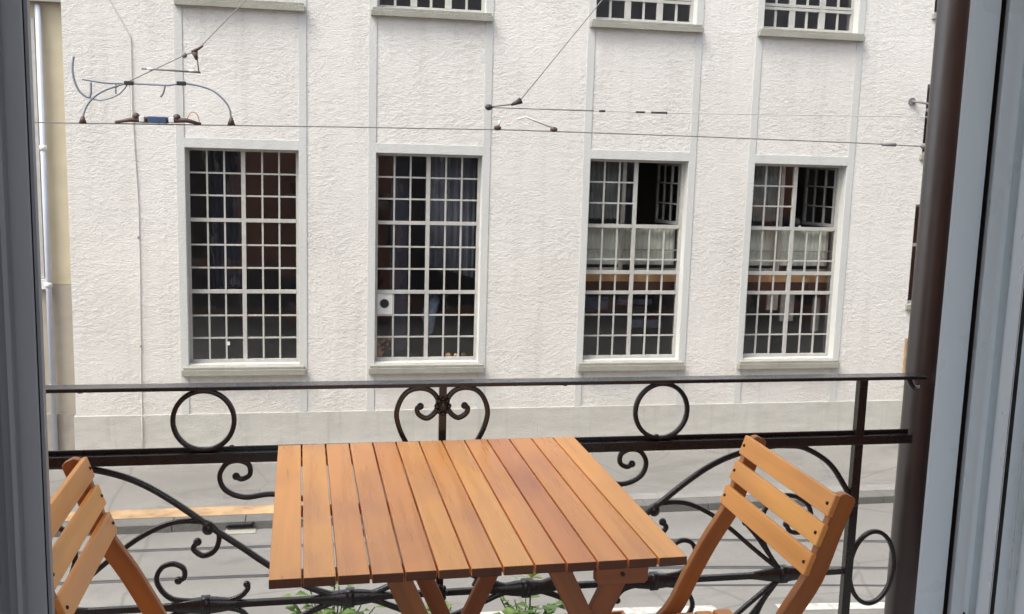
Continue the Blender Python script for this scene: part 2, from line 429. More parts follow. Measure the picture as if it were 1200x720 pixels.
# ------------------------------------------------------------------ the white building opposite
WIN = [-1.195, 1.885, 5.60, 8.665]; HW = .905; WZ0, WZ1 = 1.775, 5.37; FR = FY+.20
b = thing('office_building', 'long white building with rough plaster and tall barred windows', 'building', (0, FY, 0))
def L(mb_or_y): return mb_or_y
holes = [(c-HW, c+HW, WZ0, WZ1) for c in WIN]+[(c-HW, c+HW, 7.73, 10.7) for c in WIN]
side = [(11.06, 12.0, 5.62, 6.90), (11.03, 12.0, 2.80, 4.69), (11.06, 12.0, 8.16, 9.6)]
wl = wall_holes(-3.9, 15, .93, 12.5, 0, holes+side, .33, mi=0, reveal_mi=1)
wl.quad((-3.9, 0, .93), (-3.9, 0, 12.5), (-3.9, 6, 12.5), (-3.9, 6, .93))
wl.quad((-3.9, 0, 12.5), (15, 0, 12.5), (15, 8, 12.5), (-3.9, 8, 12.5))
wl.quad((15, 0, 0), (15, 0, 12.5), (15, 8, 12.5), (15, 8, 0))
wl.build('wall', [PLASTER, BAND], b)
pl = MB(); xs = [-3.93, -2.86, -.6, 1.9, 3.9, 5.9, 8.3, 10.4, 12.5, 15]
for a, c in zip(xs[:-1], xs[1:]): pl.box(a+.0006, c-.0006, -.028, .3, 0, .93)
pl.build('plinth', PLINTH, b, .003)
MB().box(-3.9, 15, 5.0, 5.05, 0, 12.5).build('interior_wall', ROOM, b)
fl = MB()
for z in (.4, 5.75, 6.3, 11.5): fl.box(-3.9, 15, .34, 5.0, z, z+.1)
fl.build('interior_floor', ROOMFLOOR, b)
pw = MB()
for x in (.35, 3.7, 7.1, 10.6): pw.box(x-.05, x+.05, .34, 5.0, .5, 11.5)
pw.build('interior_partition', ROOM, b)

def bars(mb, c, zs_, thick, y0=.185, y1=.225, x0=None, x1=None):
    for z in zs_: mb.box(x0 if x0 is not None else c-HW+.01, x1 if x1 is not None else c+HW-.01, y0, y1, z-thick/2, z+thick/2)
def panes(mb, xs_, zs_, y, skip=()):
    for i in range(len(xs_)-1):
        for j in range(len(zs_)-1):
            if (i, j) in skip: continue
            tx, tz = random.uniform(-.004, .004), random.uniform(-.004, .004); w_, h_ = xs_[i+1]-xs_[i], zs_[j+1]-zs_[j]
            mb.quad((xs_[i], y-tx*w_-tz*h_, zs_[j]), (xs_[i+1], y+tx*w_-tz*h_, zs_[j]), (xs_[i+1], y+tx*w_+tz*h_, zs_[j+1]), (xs_[i], y-tx*w_+tz*h_, zs_[j+1]))
def surround(root, c):
    m = MB(); o = 1.035
    for s in (-1, 1): m.box(min(c+s*HW, c+s*o), max(c+s*HW, c+s*o), -.012, -.0008, .932, 10.9)
    m.box(c-HW-.001, c+HW+.001, -.013, -.0008, WZ1, 5.53)
    m.build('surround', BAND, root, .004)
def sill(root, c, z0, z1):
    m = MB(); m.box(c-1.01, c+1.01, -.115, .19, z0, z1-.045); m.box(c-.985, c+.985, -.10, .19, z1-.044, z1)
    m.build('sill', SILL, root, .006)
cols = lambda c: [c-HW+.05, c-HW+.05+.275, c-HW+.05+.55, c, c+HW-.05-.55, c+HW-.05-.275, c+HW-.05]
ROWS = [1.82, 2.195, 2.580, 2.99, 3.39, 3.775, 4.19, 4.595, 4.965, 5.35]
SASHP = simple('shaded_sash_paint', (.24, .24, .225), .5, .15, 9); SPB = simple('stored_panel_blue_grey', (.10, .11, .16), .8, .4, 6); SPP = simple('stored_panel_pale', (.50, .50, .47), .8, .3, 6)  # sash paint darkened to carry the shade inside the room
def lower_window(i, c):
    plain = i < 2
    m = MB(); X = cols(c); y0, y1 = .175, .235
    m.box(c-HW, c-HW+.05, y0, y1, WZ0, WZ1); m.box(c+HW-.05, c+HW, y0, y1, WZ0, WZ1)
    m.box(c-HW+.05, c+HW-.05, y0, y1, WZ1-.045, WZ1); m.box(c-HW+.05, c+HW-.05, y0-.02, y1, WZ0-.02, WZ0+.055)
    m.box(c-.034, c+.034, y0-.004, y1, WZ0+.055, WZ1-.045)
    for z in (2.99, 4.19): m.box(c-HW+.05, c-.034, y0-.006, y1, z-.03, z+.03); m.box(c+.034, c+HW-.05, y0-.006, y1, z-.03, z+.03)
    rows = [r_ for r_ in ROWS[1:-1] if r_ not in (2.99, 4.19)]
    if not plain: rows = [2.195, 2.580, 3.59, 4.595, 4.965]
    for z in rows:
        for a, e in ((c-HW+.05, c-.034), (c+.034, c+HW-.05)):
            if not plain and z > 4.19 and a > c: continue
            m.box(a, e, .188, .215, z-.0135, z+.0135)
    if not plain:
        m.box(c-HW+.05, c-.034, y0, y1, 3.325, 3.39); m.box(c+.034, c+HW-.05, y0, y1, 3.325, 3.39)
    for x in (X[1], X[2], X[4], X[5]):
        m.box(x-.0145, x+.0145, .186, .217, WZ0+.055, 4.16 if (not plain and x > c) else WZ1-.045)
    wn = m.build('window', WINPAINT, b)
    zs = ROWS if plain else [1.82, 2.195, 2.58, 2.99, 3.36, 3.59, 4.19, 4.595, 4.965, 5.35]
    skip = set()
    if i == 1: skip.add((0, 2))
    if not plain: skip |= {(k, j) for k in (3, 4, 5) for j in (6, 7, 8)}
    g = MB(); panes(g, X, zs, .20, skip); g.build('glass', GLASS, wn)
    surround(wn, c); sill(wn, c, 1.60, 1.745)
    if i == 1:
        v = MB(); v.box(X[0]+.004, X[1]-.016, .183, .200, 2.598, 2.958); v.build('vent_panel', LIGHTI, wn)
        MB().disc((X[0]+.125, 2.785), .075, .176, .182).build('vent_hole', SEAL, wn)
        MB().tube([(X[0]+.125+.078*math.cos(a), .181, 2.785+.078*math.sin(a)) for a in [k*math.pi/12 for k in range(24)]], .007, closed=True).build('vent_ring', SILL, wn)
    if i == 1:
        dr = MB(); vs = []; fs = []; N = 60
        for k in range(N+1):
            x = c-.02+(HW-.02)*k/N; y = .50+.03*math.sin(k*.8)+.015*math.sin(k*1.9)
            vs += [(x, y, 3.45-.25*(k/N)), (x, y, 5.36)]
        for k in range(N): fs.append((2*k, 2*k+2, 2*k+3, 2*k+1))
        dr.add(vs, fs, smooth=True); dr.build('curtain', simple('grey_blue_curtain', (.165, .180, .215), .9, .2, 3), wn)
        MB().box(c-HW+.32, c-HW+.62, .9, 1.0, 1.8, 5.3).build('interior_screen', simple('blue_grey_screen', (.10, .11, .15), .8, .3, 2), wn)
        cl = MB(); cl.tube([(c+.10, .46, 2.20), (c+.07, .46, 2.5), (c+.14, .46, 2.80), (c+.17, .46, 2.93)], lambda q: .05+.085*math.sin(math.pi*min(1, q*1.05))**.7, 14)
        cl.build('hanging_cloth', simple('pale_blue_cloth', (.20, .26, .36), .9, .35, 9), wn)
    if i == 0:
        dr = MB(); vs = []; fs = []; N = 40
        for k in range(N+1):
            x = c-HW+.33+.55*k/N; y = .75+.03*math.sin(k*.9)
            vs += [(x, y, 3.0), (x, y, 5.36)]
        for k in range(N): fs.append((2*k, 2*k+2, 2*k+3, 2*k+1))
        dr.add(vs, fs, smooth=True); dr.build('curtain', simple('dark_blue_curtain', (.05, .055, .08), .9, .2, 3), wn)
        MB().box(-1.495, -1.445, .176, .184, 2.07, 2.13).build('sticker', LIGHTI, wn)
    if not plain:
        # second, inner frame and an inward opened upper sash
        n = MB(); yi = .34
        n.box(c-.20, c-.13, yi, yi+.05, 3.36, WZ1); n.box(c-HW, c-HW+.05, yi, yi+.05, 1.8, WZ1)
        n.box(c-HW, c-.2, yi, yi+.05, 3.36, 3.42); n.box(c-HW, c-.2, yi, yi+.05, 4.13, 4.22)
        n.box(c+.03, c+HW, yi, yi+.05, 3.36, 3.41); n.box(c+.03, c+HW, yi, yi+.05, 4.13, 4.19)
        for z in (3.75,): n.box(c-HW, c+HW, yi+.01, yi+.04, z-.012, z+.012)
        n.build('inner_frame', WINPAINT, wn, .004)
        cu = MB(); vs = []; fs = []; N = 120
        for k in range(N+1):
            x = c-HW+.02+(2*HW-.04)*k/N; y = .45+.005*math.sin(k*1.15+i)+.003*math.sin(k*.47)
            vs += [(x, y, 3.47), (x, y, 4.14)]
        for k in range(N): fs.append((2*k, 2*k+2, 2*k+3, 2*k+1))
        cu.add(vs, fs, smooth=True); cu.build('curtain', CURTAIN, wn)
        MB().box(c-1.2, c+1.2, .36, .62, 3.165, 3.315).build('shelf_board', SHELF, wn, .006)
        MB().box(c-1.2, c+1.2, .39, .60, 2.98, 3.162).build('shelf_back', simple('dark_red_brown_shelf', (.10, .045, .03), .7), wn)
        dr = MB(); vs = []; fs = []; N = 60
        for k in range(N+1):
            x = c-HW+.02+.80*k/N; y = .47+.02*math.sin(k*.9)+.01*math.sin(k*2.1)
            vs += [(x, y, 4.30), (x, y, 5.36)]
        for k in range(N): fs.append((2*k, 2*k+2, 2*k+3, 2*k+1))
        dr.add(vs, fs, smooth=True); dr.build('drape', simple('grey_green_drape', (.20, .215, .205) if i == 2 else (.26, .29, .27), .9, .25, 5), wn)
        for a_, e_, z0_, z1_, d_ in (((-.85, -.30, 2.62, 2.86, .55), (-.1, .55, 2.70, 2.80, .6), (.2, .8, 2.25, 2.40, .7)) if i == 2 else ((-.75, -.66, 2.1, 2.9, .5), (-.28, -.06, 2.62, 2.94, .45), (.03, .30, 2.40, 2.95, .5), (.70, .84, 2.2, 2.85, .5))):
            MB().box(c+a_, c+e_, d_, d_+.05, z0_, z1_).build('stored_panel', SPB if i == 2 else SPP, wn)
        # open sash, hinged at the right jamb and swung into the room
        s_ = MB(); Wd = .82
        for a, e, z0, z1 in ((0, .05, 4.22, 5.33), (Wd-.055, Wd, 4.22, 5.33), (.05, Wd-.055, 4.22, 4.28), (.05, Wd-.055, 5.28, 5.33), (.05, Wd-.055, 4.583, 4.607), (.05, Wd-.055, 4.953, 4.977), (.27, .297, 4.28, 5.28), (.525, .552, 4.28, 5.28)):
            s_.box(-e, -a, -.02, .02, z0, z1)
        sash = s_.build('open_sash', SASHP, wn); sash.location = (c+HW-.05, .24, 0); sash.rotation_euler = (0, 0, R(-79 if i == 2 else -74))
        g = MB(); panes(g, [-Wd+.05, -.54, -.285, -.05], [4.28, 4.595, 4.965, 5.28], 0)
        gg = g.build('glass', GLASS2, wn); gg.location = sash.location; gg.rotation_euler = sash.rotation_euler
    return wn
for i, c in enumerate(WIN): lower_window(i, c)

def upper_window(c):
    m = MB(); z0, z1 = 7.735, 10.6; y0, y1 = .175, .235
    m.box(c-HW, c-HW+.05, y0, y1, z0, z1); m.box(c+HW-.05, c+HW, y0, y1, z0, z1); m.box(c-HW+.05, c+HW-.05, y0, y1, z0, z0+.06); m.box(c-HW+.05, c+HW-.05, y0, y1, z1-.05, z1)
    ps = [c-.29, c+.29]
    for x in ps: m.box(x-.055, x+.055, y0-.004, y1, z0+.06, z1-.05)
    for zz in (8.115, 8.175): m.box(c-HW+.05, c+HW-.05, y0-.008, y1-.003, zz-.024, zz+.024)
    for zz in (8.7, 9.3, 9.9): m.box(c-HW+.05, c+HW-.05, .188, .215, zz-.013, zz+.013)
    for x in (c-.60, c, c+.60): m.box(x-.02, x+.02, .186, .217, z0+.06, z1-.05)
    wn = m.build('window', WINPAINT, b)
    g = MB(); panes(g, [c-HW+.05, c-.6, c-.29, c, c+.29, c+.6, c+HW-.05], [7.79, 8.12, 8.7, 9.3, 9.9, 10.55], .20); g.build('glass', GLASS, wn)
    sill(wn, c, 7.59, 7.725)
    n = MB(); n.box(c-HW, c+HW, .42, .44, 7.75, 8.05+.0)
    return wn
for c in WIN: upper_window(c)
for a, e, z0, z1 in side:
    m = MB(); m.box(a, a+.05, .12, .17, z0, z1); m.box(a+.05, e, .12, .17, z0, z0+.05); m.box(a+.05, e, .12, .17, z1-.05, z1)
    m.box(a+.05, e, .115, .168, (z0+z1)/2+.15, (z0+z1)/2+.21); m.box(a+.42, a+.48, .118, .169, z0+.05, z1-.05)
    wn = m.build('window', WINPAINT, b); g = MB(); panes(g, [a+.05, a+.45, e], [z0+.05, (z0+z1)/2+.18, z1-.05], .15); g.build('glass', GLASS, wn)
    MB().box(a-.04, e, -.06, .12, z0-.10, z0-.002).build('sill', SILL, wn, .005)
MB().box(11.075, 11.7, -.05, -.002, 1.42, 2.12).build('notice_panel', CREAM2, b, .006)
MB().box(11.05, 11.074, -.055, -.002, 1.40, 2.14).build('panel_edge', YELLOW, b)

# things that stand inside the windows
for (x, lab) in ((1.08, 'pot of dry orange leaves behind the lower left panes of the second window'),):
    t = thing('potted_plant', lab, 'plant', (x, FY+.42, 1.78)); m = MB()
    MB().tube([(0, 0, 0), (0, 0, .12)], lambda k: .07+.02*k, 12).build('pot', TERRA, t)
    for k in range(70):
        a, h_ = random.uniform(0, 6.28), random.uniform(.1, .36); rr = random.uniform(.0, .22)
        c0 = Vector((rr*math.cos(a), rr*.5*math.sin(a), h_)); d = Vector((random.uniform(-1, 1), random.uniform(-1, 1), random.uniform(-.6, .6)))*.05; e = Vector((random.uniform(-1, 1), 0, random.uniform(-1, 1)))*.03
        m.quad(c0-d, c0+e, c0+d, c0-e)
    m.build('leaves', simple('dry_leaves', (.38, .20, .08), .8, .4, 20), t)
for k, (x, s_) in enumerate(((2.30, .05), (2.44, .045), (2.58, .05))):
    t = tag(MB().ball((0, 0, s_*.8), s_, s_, s_*.8).build('stone', SHELF), ('pale round pebble left of the row of three inside the second window', 'pale round pebble in the middle of the row inside the second window', 'pale round pebble right of the row of three inside the second window')[k], 'pebble', 'pebbles on the inner sill')
    t.location = (x, FY+.30, 1.80)
t = thing('desk_lamp', 'dark round lamp head in the open upper sash of the fourth window', 'lamp', (8.80, FY+.36, 4.19))
MB().ball((0, 0, .11), .10, .10, .09).build('lamp_head', DARKOBJ, t); MB().tube([(0, 0, 0), (0, 0, .05)], .05).build('base', DARKOBJ, t)
MB().ball((.075, -.04, .02), .035).build('bulb', simple('pale_pink', (.6, .45, .4), .5), t)

# hook and a thin cable built for a hairline crack on the facade
t = thing('wall_hook', 'dark iron hook with round plate high on the white wall by the drainpipe', 'hook', (10.76, FY, 6.575))
MB().disc((0, 0), .07, -.03, 0).build('plate', WIRE, t); MB().tube([(0, -.03, 0), (.1, -.16, -.02), (.30, -.2, -.06), (.5, -.18, -.07)], .022).build('arm', WIRE, t)
ptsw = [(-3.25, 7.9), (-3.181, 7.616), (-2.879, 7.06), (-2.885, 5.855), (-2.831, 4.433), (-2.833, 3.322), (-2.862, 1.614), (-2.864, .93)]
t = thing('crack_cable', 'hairline crack built as a thin grey cable down the white wall near its left corner', 'cable', (0, FY-.012, 0))
MB().tube([(x, 0, z) for x, z in ptsw]+[(-2.862, -.03, .90), (-2.862, -.03, .17)], .007, 6).build('cable', simple('crack_cable_grey', (.52, .50, .47), .8), t)
for z in (3.9, 2.1): MB().ball((-2.845 if z > 3 else -2.852, -.006, z), .016, .012, .026, 8).build('clip', SILL, t)

t = thing('shrub', 'sliver of green shrub at the foot of the white wall beside the drainpipe', 'shrub', (11.35, FY-.16, .12))
m = MB()
for k in range(220):
    c0 = Vector((random.gauss(0, .13), random.gauss(0, .07), random.uniform(.15, 1.1))); d = Vector((random.uniform(-1, 1), random.uniform(-1, 1), random.uniform(-1, 1))).normalized()*.05; e_ = d.orthogonal().normalized()*.022
    m.quad(c0-d, c0+e_, c0+d, c0-e_)
m.build('leaves', LEAF, t)
for k in range(5): MB().tube([(0, 0, 0), (random.uniform(-.1, .1), random.uniform(-.05, .05), 1.0)], lambda q: .01-.006*q, 6).build('stem', STEM, t)

# ------------------------------------------------------------------ neighbour at the left
n = thing('neighbour_building', 'cream rendered building at the left with pale downpipe and window', 'building', (0, FY+.20, 0))
MB().box(-12, -3.905, 0, .3, 3.10, 7.55).build('wall', CREAM, n)
MB().box(-12, -3.905, .004, .3, .0, 3.097).build('lower_wall', CREAM2, n)
MB().box(-12, -3.905, -.16, .3, 7.553, 12).build('upper_wall', simple('grey_soffit', (.30, .29, .27), .9), n)
m = MB(); m.box(-4.44, -4.345, -.03, -.002, 3.2, 7.30); m.box(-5.4, -4.44, -.03, -.002, 7.18, 7.30); m.box(-5.4, -4.44, -.03, -.002, 3.2, 3.3)
wn = m.build('window', WINPAINT, n); MB().box(-5.4, -4.44, -.012, -.003, 3.3, 7.18).build('glass', m_glass('dark_glass', boost=3, tint=(.15, .15, .18, 1)), wn)
MB().box(-5.5, -4.30, -.08, -.001, 3.03, 3.19).build('sill', LIGHTI, wn)
MB().tube([(-4.27, -.08, 0.1), (-4.27, -.08, 7.5)], .045, 12).build('downpipe', WHITEMETAL, n)
for z in (5.30, 3.1, 1.4): MB().tube([(-4.27, -.08, z-.04), (-4.27, -.08, z+.04)], .055, 12).build('pipe_clip', LIGHTI, n)
MB().box(-12, -3.935, -.03, .0, 0, .93).build('plinth', simple('brown_grey_plinth', (.30, .275, .24), .9), n)

# ------------------------------------------------------------------ overhead tram wires (plane of the track, Y = 13)
WY = 13.0
def wire_thing(name, label, pts, rad, cat='wire', group=None):
    o = MB().tube(pts, rad, 6).build(name, WIRE); return tag(o, label, cat, group)
def P(x, z, y=WY): return (x, y, z)
cw = thing('contact_wire', 'long dark tram contact wire crossing the whole facade', 'wire', (0, WY, 0))
MB().tube([(-9, 0, 5.53), (-3.229, 0, 5.62), (-1.733, 0, 5.645), (.303, 0, 5.682), (2.47, 0, 5.715), (4.784, 0, 5.71), (7.258, 0, 5.695), (8.365, 0, 5.674), (14, 0, 5.6)], .0085, 6).build('wire', WIRE, cw)
for x, z in ((2.28, 5.736), (3.022, 5.738)): MB().ball((x, 0, z), .05, .03, .035).build('clamp', CLAMP, cw)
MB().tube([(7.70, 0, 5.685), (7.90, 0, 5.685)], .025).build('end_clamp', WIRE, cw); MB().ball((8.33, 0, 5.68), .05, .04, .04).build('clamp', WIRE, cw)
MB().tube([(3.022, 0, 5.755), (2.645, 0, 5.885), (2.53, 0, 5.85)], .013).build('steady_arm', LIGHTI, cw)
MB().tube([(2.29, 0, 5.755), (2.31, 0, 5.83)], .012).build('steady_arm', LIGHTI, cw)

si = thing('section_insulator', 'tram wire section insulator with blue block and two bowed grey arms', 'insulator', (0, WY, 0))
T = lambda pts, rad, name, m: MB().tube(curve([(x, 0, z) for x, z in pts], 6), rad, 8).build(name, m, si)
T([(-2.734, 5.65), (-2.722, 5.734), (-2.67, 5.855), (-2.561, 5.969), (-2.425, 6.044), (-2.23, 6.115)], 0.0125, 'bowed_arm', BLUEGREY)
T([(-1.575, 6.142), (-1.388, 6.115), (-1.229, 6.061), (-1.111, 5.963), (-1.042, 5.854), (-1.024, 5.70)], 0.0125, 'bowed_arm', BLUEGREY)
T([(-2.727, 6.141), (-2.499, 6.110), (-2.346, 6.107), (-2.23, 6.112), (-1.88, 6.110), (-1.743, 6.111), (-1.605, 6.137)], 0.0117, 'crossbar', BLUEGREY)
T([(-2.81, 6.403), (-2.828, 6.265), (-2.813, 6.127), (-2.761, 6.001), (-2.668, 5.931), (-2.634, 5.976), (-2.63, 6.11)], 0.0133, 'curled_horn', BLUEGREY)
T([(-2.649, 5.926), (-2.544, 5.904), (-2.428, 5.928), (-2.311, 5.988), (-2.221, 6.09)], 0.0094, 'brace', BLUEGREY)
T([(-2.35, 6.107), (-2.353, 5.985)], 0.0109, 'strut', BLUEGREY); T([(-1.787, 6.10), (-1.814, 6.008), (-1.844, 5.966)], 0.0109, 'strut', WIRE)
for x, z in ((-2.20, 6.11), (-1.60, 6.13)): MB().box(x-.055, x+.055, -.025, .025, z-.018, z+.032).build('bracket', DARKOBJ, si, .01)
for x, z in ((-2.734, 5.65), (-1.024, 5.695)): MB().tube([(x, 0, z-.03), (x, 0, z+.06)], lambda k: .048-.03*k, 10).build('clamp', CLAMP, si)
MB().box(-1.99, -1.775, -.05, .05, 5.655, 5.735).build('insulator_block', BLUEI, si, .01)
MB().tube([(-2.37, 0, 5.65), (-2.2, 0, 5.685), (-1.99, 0, 5.69)], lambda k: .015+.025*k, 8).build('end_fitting', CLAMP, si)
MB().tube([(-1.775, 0, 5.695), (-1.55, 0, 5.70), (-1.38, 0, 5.66)], lambda k: .04-.022*k, 8).build('end_fitting', CLAMP, si)
for x in (-2.13, -1.66): MB().ball((x, 0, 5.73), .045, .04, .045).build('bolt', CLAMP, si)
for x in (-2.06, -1.72): MB().box(x-.03, x+.03, -.045, .045, 5.665, 5.73).build('spacer', LIGHTI, si, .006)
T([(-1.554, 5.69), (-1.513, 5.776), (-1.463, 5.802), (-1.414, 5.759), (-1.399, 5.667)], 0.0062, 'copper_loop', simple('copper_wire', (.45, .22, .12), .5))
T([(-2.193, 6.10), (-2.197, 5.73)], 0.0039, 'dropper', LIGHTI); T([(-1.587, 6.12), (-1.589, 5.75)], 0.0039, 'dropper', LIGHTI)

sp = thing('span_wire', 'slanting span wire with hanging rod, upper left above the blue insulator', 'wire', (0, 0, 0), group='span wires')
MB().tube([P(-2.35, 6.06), P(-1.915, 6.284), P(-1.559, 6.47), P(-1.42, 6.526), (-.30, 15.1, 8.15), (-.05, FY, 9.6)], .0065, 6).build('wire', WIRE, sp)
MB().tube([P(-2.051, 6.294), P(-1.375, 6.277)], .013).build('hanging_rod', WIRE, sp)
for x in (-1.95, -1.47): MB().tube([P(x-.04, 6.291), P(x+.04, 6.289)], .016).build('pale_sleeve', LIGHTI, sp)
MB().tube([P(-1.42, 6.52), P(-1.395, 6.286)], .008).build('dropper', WIRE, sp)
MB().tube([P(-1.44, 6.51), P(-1.415, 6.42)], lambda k: .042-.028*k).build('connector', CLAMP, sp); MB().ball(P(-1.559, 6.47), .035).build('knot', WIRE, sp); MB().tube([P(-1.47, 6.505), P(-1.34, 6.59)], lambda k: .026-.015*k).build('end_grip', CLAMP, sp)
sp = thing('span_wire', 'slanting span wire rising to the upper right from a dark clamp between the middle windows', 'wire', (0, 0, 0), group='span wires')
MB().tube([P(2.55, 6.07), (4.10, 14.4, 7.75), (5.75, FY, 9.9)], .0065, 6).build('wire', WIRE, sp)
MB().tube([P(2.45, 6.03), P(2.58, 6.09)], lambda k: .015+.03*k).build('clamp', DARKOBJ, sp); MB().tube([P(2.152, 5.995), P(2.52, 6.046)], .010).build('tail', WIRE, sp)
sp = thing('pull_off_wire', 'thin level wire with two dark insulators just above the contact wire', 'wire', (0, 0, 0))
MB().tube([P(2.152, 5.989), P(3.596, 5.995), P(4.40, 6.0), P(8.323, 6.08), P(14, 6.2)], .006, 6).build('wire', simple('pale_wire', (.42, .41, .40), .6), sp)
MB().tube([P(2.152, 5.988), P(3.55, 5.994)], .008, 6).build('sleeve', WIRE, sp)
MB().ball(P(2.16, 5.99), .05, .04, .04).build('end_clamp', DARKOBJ, sp)
for a, e in ((3.62, 3.70), (4.12, 4.24), (4.33, 4.55)): MB().tube([P(a, 5.995+(a-3.6)*.008), P(e, 5.995+(e-3.6)*.008)], .014).build('insulator', DARKOBJ, sp)

# ------------------------------------------------------------------ the home building: wall, room, balcony slab and the open door
FLOOR = EYE-1.52; HY = 1.60
h = thing('apartment_building', 'red brown building the photo is taken from, with balcony slab and white door', 'building', (0, 0, 0))
hh = [(-.47, 1.13, FLOOR, 6.45)]
dk = [(-4.3, -2.45, 1.75, 5.6), (-4.3, -.6, .15, 1.55), (-7.6, -5.6, .5, 3.2), (2.45, 5.7, .3, 5.7), (8.5, 12.8, .3, 5.7), (14.2, 15.6, .4, 3.3), (16.2, 17.6, .4, 3.3), (-8, -6.6, 4.7, 6.5), (14.4, 15.8, 4.4, 6.2), (17, 18.4, 4.4, 6.2), (-4.4, -3, 7.9, 9.7), (-.4, 1.0, 7.9, 9.7), (3.2, 4.6, 7.9, 9.7), (6.6, 8, 7.9, 9.7)]
lo = [q for q in hh+dk if q[3] < 7.2]; up = [q for q in hh+dk if q[2] > 7.2]
wall_holes(-14, 24, 7.2, 11.5, HY, up, -.34).build('upper_wall', simple('pale_grey_render', (.36, .35, .34), .9, .15, 1.5), h)
m = wall_holes(-14, 24, 0, 7.2, HY, lo, -.34); m.quad((-14, HY, 11.5), (24, HY, 11.5), (24, -9, 11.5), (-14, -9, 11.5))
m.quad((-14, HY, 0), (-14, HY, 11.5), (-14, -9, 11.5), (-14, -9, 0)); m.quad((24, HY, 0), (24, HY, 11.5), (24, -9, 11.5), (24, -9, 0))
m.build('wall', HOMEWALL, h)
for a, e, z0, z1 in dk:
    fm = MB(); fm.box(a, a+.06, HY-.2, HY-.12, z0, z1); fm.box(e-.06, e, HY-.2, HY-.12, z0, z1); fm.box(a+.06, e-.06, HY-.2, HY-.12, z1-.06, z1); fm.box(a+.06, e-.06, HY-.2, HY-.12, z0, z0+.06); fm.box((a+e)/2-.04, (a+e)/2+.04, HY-.2, HY-.118, z0+.06, z1-.06)
    wn = fm.build('window', WINPAINT, h); MB().box(a+.05, e-.05, HY-.18, HY-.16, z0+.05, z1-.05).build('glass', HOMEDARK, wn)
rm = MB(); rx0, rx1, ry0 = -1.9, 2.6, -1.7; cz = 6.65
rm.quad((rx0, ry0, FLOOR), (rx0, HY-.34, FLOOR), (rx0, HY-.34, cz), (rx0, ry0, cz)); rm.quad((rx1, ry0, FLOOR), (rx1, HY-.34, FLOOR), (rx1, HY-.34, cz), (rx1, ry0, cz))
rm.quad((rx0, ry0, cz), (rx1, ry0, cz), (rx1, HY-.34, cz), (rx0, HY-.34, cz))
for q in ((rx0, -.47), (1.13, rx1)): rm.quad((q[0], HY-.341, FLOOR), (q[1], HY-.341, FLOOR), (q[1], HY-.341, cz), (q[0], HY-.341, cz))
rm.build('room_wall', INWALL, h)
MB().box(rx0, rx1, ry0, HY-.34, FLOOR-.1, FLOOR-.01).build('room_floor', INFLOOR, h)
MB().box(-1.0, 2.3, HY+.002, 2.69, FLOOR-.16, FLOOR).build('balcony_slab', SLABM, h, .01)

def extrude_profile(pts, z0, z1):
    mm = MB(); k = len(pts)
    mm.add([(x, y, z0) for x, y in pts]+[(x, y, z1) for x, y in pts], [(i, i+1, i+1+k, i+k) for i in range(k-1)])
    return mm
Z0, Z1 = FLOOR+.02, 6.44
# right side: fixed frame face, rubber gap, sash edge and the outer face of the opened sash
def prof(name, pts, mat, bevel=.002): return extrude_profile(pts, Z0, Z1).build(name, mat, h, bevel)
prof('door_frame', [(1.12, 1.60), (.905, 1.27), (.846, 1.235), (.819, 1.203), (.8215, 1.20), (.8612, 1.20), (.8634, 1.203), (.8634, 1.228)], UPVC, 0)
prof('door_seal', [(.862, 1.2275), (.8878, 1.2275)], SEAL, 0)
prof('door_sash', [(.8871, 1.2258), (.8690, 1.2008), (.8648, 1.1880), (.8660, 1.1865), (.8830, 1.1865), (.8851, 1.190), (.8860, 1.2000), (.9012, 1.2000), (.9012, 1.1810)], UPVC, 0)
prof('door_leaf', [(.8900, 1.1700), (.8655, 1.1340), (.8390, 1.0760)], UPVC, 0)
prof('door_seal', [(.8400, 1.0795), (.8525, 1.0850)], SEAL, 0)
prof('door_glazing_bead', [(.8404, 1.0700), (.8548, 1.0700), (.8560, 1.0690), (.8545, 1.0655), (.8610, 1.0655), (.8620, 1.0645), (.7680, .8565)], UPVC, 0)
# left side: same frame, its shade put into a darker colour
prof('door_frame', [(-.46, 1.60), (-.345, 1.290), (-.3205, 1.274), (-.3205, 1.262), (-.3235, 1.259), (-.3235, 1.25)], UPVCD, 0)
prof('door_seal', [(-.3180, 1.238), (-.3330, 1.238)], SEAL, 0)
prof('door_sash', [(-.3180, 1.214), (-.3106, 1.203), (-.3120, 1.20), (-.331, 1.20), (-.3325, 1.196), (-.3325, 1.185), (-.336, 1.18)], UPVCD, 0)
prof('door_glazing_bead', [(-.3345, 1.19), (-.347, 1.19), (-.352, 1.18), (-.352, 1.12), (-.45, 1.12)], UPVCD, 0)
MB().ball((.8905, 1.196, EYE-.62), .0035).build('door_screw', SEAL, h)

# ------------------------------------------------------------------ drainpipe beside the balcony
t = thing('drainpipe', 'brown round drainpipe running down beside the right end of the railing', 'drainpipe', (1.884, 2.84, 0))
MB().tube([(0, 0, 0), (0, 0, 4.2), (0, 0, 11.5)], .051, 32).build('pipe', PIPE, t)
MB().box(.02, .30, -.075, -.060, EYE-.668, EYE-.644).build('bracket', simple('pale_bracket', (.45, .46, .50), .5), t, .003)
MB().box(.02, .30, -.075, -.060, EYE-.845, EYE-.815).build('bracket', STEEL, t, .003)

